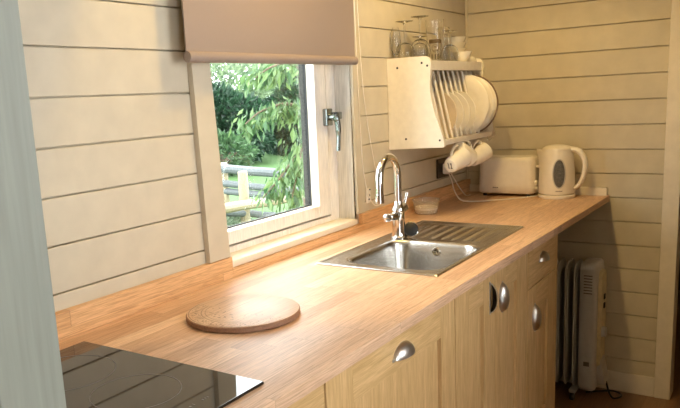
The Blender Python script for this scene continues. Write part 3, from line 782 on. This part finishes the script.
b = MB(); b.lathe([(.0001, 0), (.020, .0004), (.020, .0016), (.004, .004), (.003, .022), (.008, .029), (.0165, .048), (.0200, .080), (.0175, .112), (.0115, .132), (.0105, .132), (.0163, .112), (.0187, .080), (.0152, .049), (.007, .033), (.0001, .031)], (0, 0, 0), 32)
ob = b.build('sherry_glass', M['glass'], angle=60); ob.location = (1.538, -.0215, ZS); tag(ob, 'small oval stem glass standing upright, leftmost on the plate rack', 'glass', grp)
lathe_thing('wine_glass', wine, (1.578, -.0415, ZS), 'upside-down wine glass second from the left on the rack, its foot lower than the next', 'glass', grp)
lathe_thing('wine_glass', inv_wine(.040, .092, .082, .035), (1.640, -.077, ZS), 'tallest upside-down wine glass, left of the printed pint glass', 'glass', grp)
lathe_thing('wine_glass', inv_wine(.038, .085, .020, .030), (1.715, -.040, ZS), 'short upside-down glass half hidden behind the tallest wine glass', 'glass', grp)
lathe_thing('wine_glass', inv_wine(.037, .075, .055, .030), (1.885, -.098, ZS), 'round upside-down wine glass in front of the bowls, right of the tall tumbler', 'glass', grp)
# pint glass with a printed badge
PX, PY = 1.765, -.085
pg = thing('pint_glass', 'tall pint glass with a dark printed band and badge on the rack', 'glass', (PX, PY, ZS))
b = MB(); b.lathe([(.0001, .010), (.0285, .011), (.0325, .11), (.0355, .150), (.0350, .168), (.0365, .168), (.0372, .150), (.0345, .11), (.031, .004), (.029, 0), (.0001, 0)], (0, 0, 0), 40); b.build('glass_wall', M['glass'], pg, angle=60)
pa = math.atan2(-1.302-PY, -1.024-PX)
def on_pint(u, z):
    r = .0307+.0035*(z/.11)+.0006; a = pa+u/r; return Vector((r*math.cos(a), r*math.sin(a), z))
def patch(b, u0, u1, z0, z1, n=8):
    A = [b.bm.verts.new(on_pint(u0+(u1-u0)*i/n, z0)) for i in range(n+1)]; B = [b.bm.verts.new(on_pint(u0+(u1-u0)*i/n, z1)) for i in range(n+1)]
    for i in range(n): b.bm.faces.new((A[i], A[i+1], B[i+1], B[i]))
b = MB(); patch(b, -.027, .027, .074, .090, 16); b.build('printed_band', M['print_gold'], pg, smooth=False)
b = MB()
for r0, r1 in ((.012, .0135),):
    n = 28; A = [b.bm.verts.new(on_pint(r0*math.cos(2*PI*k/n), .055+1.15*r0*math.sin(2*PI*k/n))) for k in range(n)]; B = [b.bm.verts.new(on_pint(r1*math.cos(2*PI*k/n), .055+1.15*r1*math.sin(2*PI*k/n))) for k in range(n)]
    for k in range(n): b.bm.faces.new((A[k], A[(k+1) % n], B[(k+1) % n], B[k]))
st = [b.bm.verts.new(on_pint((.0055 if k % 2 == 0 else .0022)*math.sin(2*PI*k/10), .0605+(.0055 if k % 2 == 0 else .0022)*math.cos(2*PI*k/10))) for k in range(10)]; b.bm.faces.new(st)
patch(b, -.009, .009, .046, .0475); b.build('badge', M['print_gold'], pg, smooth=False)
text_obj('115', .026, lambda u, v: on_pint(u-.0, .022+v), 'lettering', M['ink'], pg)
lathe_thing('tumbler', [(.0001, .010), (.0215, .011), (.0225, .06), (.0215, .13), (.0225, .140), (.0245, .142), (.0240, .13), (.0250, .06), (.0245, .004), (.0225, 0), (.0001, 0)], (1.865, -.080, ZS), 'tall slim clear tumbler right of the printed pint glass', 'glass')
def bowl_prof(R, h, f): return [(.0001, .003), (f*.9, .002), (f, 0), (f+.002, .004), (R*.80, h*.45), (R*.97, h*.9), (R, h), (R*.975, h), (R*.77, h*.5), (f*.9, .009), (.0001, .007)]
bx_, by_ = 1.975, -.078
gb = 'bowls stacked on the plate rack'
for i, lb in enumerate(('cream bowl at the bottom of the stack on the rack end', 'cream bowl second from the bottom of the stack on the rack', 'cream bowl third up, just under the top bowl of the stack', 'cream bowl topmost of the stack on the rack')):
    lathe_thing('bowl', bowl_prof(.054, .036, .026), (bx_, by_, ZS+.0002+.0235*i), lb, 'bowl', gb, 'porcelain', 44)
lathe_thing('bowl', bowl_prof(.040, .042, .018), (1.945, -.128, ZS+.0002), 'small cream bowl standing alone at the front, before the bowl stack', 'bowl', None, 'porcelain', 40)
lathe_thing('bowl', [(.036*.97, 0), (.036, .001), (.034, .012), (.026, .022), (.014, .026), (.0001, .0265), (.0001, .0235), (.013, .023), (.024, .019), (.0315, .011), (.0335, 0)], (2.022, -.125, ZS+.0002), 'little cream dish upside down at the right end of the rack', 'bowl', None, 'porcelain', 40)

# ------------------------------------------------------------------ oil-filled heater under the worktop end
ht = thing('oil_radiator', 'white oil-filled radiator on wheels under the overhanging worktop end', 'heater', (2.205, -.55, 0))
o = ht.location
hx0, hx1 = 2.125, 2.285
for i in range(6):
    y = -.560+.037*i
    b = MB(o); pr = rrect((hx0+hx1)/2, .335, (hx1-hx0)/2, .285, .05, 6)
    b.prism(pr, 1, y-.003, y+.003, bevel=.002); pr2 = rrect((hx0+hx1)/2, .335, (hx1-hx0)/2-.028, .25, .04, 6); b.prism(pr2, 1, y-.006, y+.006, bevel=.004)
    b.build('fin', M['heater'], ht, angle=50)
b = MB(o)
def hr(inset, y, r=.03): return [(x, y, z) for x, z in rrect((hx0+hx1)/2, .335, (hx1-hx0)/2-inset, .292-inset, r, 6)]
b.rings([hr(.004, -.583), hr(0, -.590), hr(0, -.640), hr(.006, -.650), hr(.016, -.654)]); hs = b.build('control_housing', M['heater'], ht, angle=50)
b = MB(o)
for i in range(7):
    z = .575-i*.013; b.box(hx0-.0016, hx0+.001, -.635, -.600, z-.0022, z+.0022)
b.build('air_slot', M['grey_text'], hs)
b = MB(o); b.box(hx0-.0012, hx0+.001, -.630, -.606, .165, .185); b.build('rating_label', M['grey_text'], hs)
b = MB(o); b.rings([[(x, y, z) for x, z in rrect((hx0+hx1)/2, .37, .052-.4*abs(y+.654), .22-.4*abs(y+.654), .03)] for y in (-.653, -.664, -.668)]); b.build('control_panel', M['heater_panel'], hs, angle=50)
b = MB(o); b.lathe([(.024, 0), (.022, .016), (.018, .018)], (2.185, -.668, .315), 24, True, True, mat=Matrix.Rotation(PI/2, 4, 'X')); b.build('thermostat_knob', M['heater'], hs)
for z in (.47, .43):
    b = MB(o); b.box(2.195, 2.215, -.674, -.667, z-.012, z+.012, bevel=.002); b.build('rocker_switch', M['black'], hs)
b = MB(o); b.prism([(-.655, .07), (-.690, .075), (-.687, .10), (-.672, .18), (-.660, .215), (-.655, .215)], 0, 2.165, 2.245, bevel=.004); b.build('cord_tidy', M['heater'], hs)
for y in (-.58, -.40):
    b = MB(o); b.box(hx0-.02, hx1, y, y+.03, .036, .052, bevel=.004); b.build('foot_bar', M['heater'], ht)
for y in (-.565, -.385):
    for x in (hx0-.012, hx1-.015):
        b = MB(o); b.lathe([(.006, -.008), (.017, -.008), (.0185, -.004), (.0185, .004), (.017, .008), (.006, .008)], (x, y, .0187), 20, True, True, mat=Matrix.Rotation(PI/2, 4, 'X')); b.tube([(x, y, .02), (x, y, .04)], .005, 8); b.build('castor', M['black'], ht)
b = MB(o); b.tube(spline([(2.2, -.688, .08), (2.2, -.702, .03), (2.205, -.72, .0052), (2.235, -.745, .0052), (2.27, -.735, .0052), (2.285, -.70, .0052), (2.26, -.655, .0052), (2.22, -.60, .0052)], 8), .0042, 8); b.build('power_cord', M['black'], ht)

# ------------------------------------------------------------------ outdoors
gr = MB(); gr.box(-6, 40, .16, 45, -.30, -.02); struct(gr.build('ground', M['grass'], smooth=False))
def rail(name, a, b_, r, mat, label, sq=None, group=None):
    a = Vector(a); b_ = Vector(b_); o = (a+b_)/2
    mb = MB(o); n = 10
    path = [a+(b_-a)*i/n+Vector((0, 0, .006*math.sin(i*2.1))) for i in range(n+1)]
    mb.tube(path, [r*(1+.05*math.sin(i*1.7)) for i in range(n+1)], 10)
    ob = mb.build(name, M[mat]); ob.location = o; return tag(ob, label, 'fence rail', group)
rail('fence_rail', (4.02, 8.7, 1.05), (6.45, 3.05, .40), .055, 'timber_grey', 'thick grey top rail of the farther fence')
rail('fence_rail', (4.15, 9.16, .98), (6.35, 3.1, .20), .042, 'timber_grey', 'upper of the two thin grey rails below the top rail')
rail('fence_rail', (4.3, 9.24, .80), (6.31, 3.15, .13), .042, 'timber_grey', 'lower of the two thin grey rails on the farther fence')
rail('fence_rail', (.2, 2.34, .70), (6.09, 3.375, .256), .050, 'timber_pale', 'pale freshly cut rail slanting across the nearer post')
rail('fence_rail', (3.6, 3.42, .48), (5.18, 3.175, .135), .04, 'timber_grey', 'low grey rail behind the foot of the nearer post')
def post(loc, h, r, label, mat='timber_pale'):
    b = MB(); b.lathe([(r*1.05, -.1), (r, h*.5), (r*.97, h-.012), (r*.85, h)], (0, 0, 0), 14, True, True)
    ob = b.build('fence_post', M[mat]); ob.location = loc; return tag(ob, label, 'fence post')
post((4.62, 3.27, -.02), .71, .052, 'round pale post with a clean sawn top in the nearer fence')
post((2.1, 2.74, -.02), .80, .052, 'round pale post at the left end of the nearer fence')
post((4.6, 7.4, -.02), .95, .055, 'pale post at the left end of the farther grey fence')
post((5.86, 4.58, -.02), .66, .055, 'pale post farther back behind the grey rails')

def leaves(n, place, size, mat, name, parent, elong=2.2, jitter=.4, droop=0):
    """foliage as folded leaf blades, each with a keel and a tip"""
    vs = []; fs = []
    for k in range(n):
        p, d = place()
        d = (Vector(d)+Vector((random.gauss(0, jitter), random.gauss(0, jitter), random.gauss(0, jitter)-droop))).normalized()
        s = d.cross(Vector((random.gauss(0, 1), random.gauss(0, 1), random.gauss(0, 1)))).normalized(); nn = d.cross(s)
        l = size*random.uniform(.7, 1.3); w = l/elong/2
        q = [p, p+d*l*.45+s*w+nn*w*.35, p+d*l+nn*-w*.3, p+d*l*.45-s*w+nn*w*.35]
        i = len(vs); vs += [tuple(x) for x in q]; fs += [(i, i+1, i+2), (i, i+2, i+3)]
    me = bpy.data.meshes.new(name); me.from_pydata(vs, [], fs); me.materials.append(M[mat])
    ob = bpy.data.objects.new(name, me); C.objects.link(ob); ob.parent = parent; return ob
def blob(rx, ry, rz, zc, lump=.22, fill=.45):
    ph = [random.uniform(0, 6.28) for _ in range(6)]
    def f():
        v = Vector((random.gauss(0, 1), random.gauss(0, 1), random.gauss(0, 1))).normalized()
        k = 1+lump*(math.sin(4*v.x+ph[0])+math.sin(5*v.y+ph[1])+math.sin(6*v.z+ph[2]))/1.7
        r = k*(1-fill*random.random()**2)
        p = Vector((rx*v.x*r, ry*v.y*r, zc+rz*v.z*r))
        if p.z < 0: p.z = random.uniform(0, .1)
        return p, v
    return f
def shrub(loc, rx, ry, rz, n, size, mat, label, cat='shrub', group=None, trunk=True, zc=None, name='garden_shrub'):
    t = thing(name, label, cat, loc, group); zc = zc if zc is not None else rz*.92
    leaves(n, blob(rx, ry, rz, zc), size, mat, 'foliage', t)
    b = MB(); b.tube([(0, 0, 0), (.05, .03, zc*.5), (0, .05, zc*1.1)], [.09, .07, .02], 8)
    for k in range(4):
        a = k*1.7; b.tube([(.02, .02, zc*.4), (rx*.5*math.cos(a), ry*.5*math.sin(a), zc*1.1)], [.05, .015], 6)
    b.build('trunk', M['bark'], t); return t
G = -.02
shrub((11.7, 9.6, G), 1.25, 1.1, .85, 5200, .17, 'leaf_dark', 'dark green rounded shrub beyond the fence at the left of the window')
shrub((15.3, 12.0, G), 1.0, 1.0, .8, 3600, .16, 'leaf_mid', 'mid-green shrub in the gap between the two dark shrubs')
shrub((14.7, 9.2, G), 1.35, 1.2, .95, 5200, .17, 'leaf_dark', 'dark green shrub beyond the fence behind the cherry branch')
shrub((9.75, 7.9, G), .55, .6, .42, 1500, .13, 'leaf_mid', 'low bright green shrub at the left edge of the window view')
shrub((18.9, 15.6, G), 2.3, 2.0, 1.5, 4200, .22, 'leaf_pale', 'pale sunlit tree standing behind the dark shrubs on the left', 'tree', zc=1.6, name='garden_tree')
shrub((25.2, 15.8, G), 2.3, 2.0, 1.8, 4200, .22, 'leaf_pale', 'pale green tree towering behind the shrubs on the right', 'tree', zc=1.9, name='garden_tree')
shrub((29.0, 22.5, G), 4.0, 2.6, 2.4, 4500, .30, 'leaf_pale', 'hazy far tree filling the gap beneath the blind', 'tree', zc=2.4, name='garden_tree')
for i, (x, y, rx, rz, mt, lb) in enumerate(((8.4, 10.4, 1.3, .95, 'leaf_mid', 'mid-green shrub left of the dark rounded shrub, behind the window frame'), (4.9, 10.8, 1.4, 1.0, 'leaf_dark', 'dark green shrub farther left along the garden edge'), (1.2, 10.6, 1.4, .95, 'leaf_mid', 'mid-green shrub at the far left end of the garden edge'), (17.8, 8.4, 1.4, 1.0, 'leaf_dark', 'dark green shrub far to the right along the garden edge'))):
    shrub((x, y, G), rx, 1.1, rz, 3200, .18, mt, lb)
for x, y, lb in ((11.5, 16.5, 'pale tree behind the left-hand shrubs, outside the window frame'), (5.5, 17.0, 'pale tree at the far left behind the garden edge')):
    shrub((x, y, G), 2.6, 2.0, 1.9, 4200, .24, 'leaf_pale', lb, 'tree', zc=2.0, name='garden_tree')
shrub((4.42, 3.5, G), .42, .30, .17, 1100, .06, 'leaf_white', 'low silvery plant growing at the foot of the nearer fence', 'plant', trunk=False)

# cherry tree: its trunk stands past the window's right edge, its boughs hang into view
ctr = Vector((4.35, 2.35, G))
ct = thing('cherry_tree', 'cherry tree with long drooping leaves hanging close outside the window', 'tree', ctr)
b = MB(ctr); b.tube(spline([ctr, ctr+Vector((.05, -.05, .7)), ctr+Vector((-.02, -.08, 1.3)), ctr+Vector((.02, 0, 2.2))], 6), [.075-.0025*i for i in range(19)], 10); b.build('trunk', M['bark'], ct)
boughs = [[(4.33, 2.28, 1.15), (3.986, 2.0, 1.27), (3.787, 2.0, 1.327), (3.609, 2.0, 1.349), (3.436, 2.0, 1.325), (3.282, 2.0, 1.294), (3.12, 2.0, 1.22)],
          [(4.33, 2.27, 1.3), (3.9, 1.9, 1.55), (3.58, 1.7, 1.45), (3.47, 1.7, 1.22), (3.40, 1.7, 1.0), (3.30, 1.7, .80), (3.21, 1.7, .62)],
          [(4.33, 2.3, 1.35), (4.0, 2.1, 1.6), (3.7, 2.0, 1.66), (3.45, 2.0, 1.62), (3.28, 2.0, 1.55)],
          [(4.33, 2.3, .9), (3.9, 2.0, .95), (3.6, 1.85, .98), (3.38, 1.8, .90), (3.17, 1.8, .78), (3.02, 1.8, .70)],
          [(4.33, 2.3, 1.3), (4.1, 2.0, 1.5), (3.9, 1.9, 1.35), (3.72, 1.85, 1.12), (3.6, 1.8, .92), (3.5, 1.8, .72)]]
lv = [(300, .75), (300, .7), (220, .4), (170, .8), (120, .7)]
for bi, (pts, (n, _)) in enumerate(zip(boughs, lv)):
    P = spline(pts, 8); b = MB(ctr); m_ = len(P)
    b.tube(P, [.02*(1-i/m_)+.003 for i in range(m_)], 6); b.build('branch', M['bark'], ct)
    lo = 8 if bi in (0, 2, 3) else 10
    def place(P=P, lo=lo):
        i = random.randrange(lo, len(P)-1); d = (P[i+1]-P[i]).normalized()
        p = P[i]+Vector((random.gauss(0, .05), random.gauss(0, .06), random.gauss(-.02, .035)))
        return p-ctr, d*.5+Vector((random.gauss(0, .3), random.gauss(0, .3), -.75))
    leaves(n, place, .095, 'leaf_cherry', 'foliage', ct, elong=3.0, jitter=.25)

# ------------------------------------------------------------------ daylight and lamps
w = bpy.data.worlds.new('World'); bpy.context.scene.world = w; w.use_nodes = True
bg = w.node_tree.nodes['Background']; bg.inputs[0].default_value = (.93, .97, 1.0, 1); bg.inputs[1].default_value = 9.5
def spot(name, loc, target, power, angle, blend, col=(1, .70, .27), size=.03):
    l = bpy.data.lights.new(name, 'SPOT'); l.energy = power; l.color = col; l.spot_size = math.radians(angle); l.spot_blend = blend; l.shadow_soft_size = size
    o = bpy.data.objects.new(name, l); C.objects.link(o); o.location = loc
    o.rotation_euler = (Vector(target)-Vector(loc)).to_track_quat('-Z', 'Y').to_euler(); return o
Q = Vector((.67, -.43, 2.2)); spot('ceiling_lamp', Q, Q+Vector((.600, .676, -.428)), 26, 160, .03)
spot('ceiling_lamp', (1.40, -.43, 2.2), (1.90, -.43, 0), 18, 112, .5)

# ------------------------------------------------------------------ camera
cam = bpy.data.cameras.new('Camera'); co = bpy.data.objects.new('Camera', cam); C.objects.link(co)
r_ = Vector((0.56016147, -0.82682261, -0.05082800)); u_ = Vector((0.18393708, 0.06431944, 0.98083136)); f_ = Vector((0.80770432, 0.55877310, -0.18811261))
mm = Matrix((r_, u_, -f_)).transposed().to_4x4(); mm.translation = Vector((-1.0236846, -1.3016651, 1.3903360))
co.matrix_world = mm
cam.sensor_width = 36; cam.sensor_fit = 'HORIZONTAL'; cam.lens = 36*715.991/680
cam.shift_x = (340-299.995)/680; cam.shift_y = (235.001-204)/680
cam.clip_start = .02
bpy.context.scene.camera = co
vs = bpy.context.scene.view_settings
vs.view_transform = 'Standard'; vs.look = 'None'; vs.exposure = .02; vs.gamma = 1; vs.use_curve_mapping = False
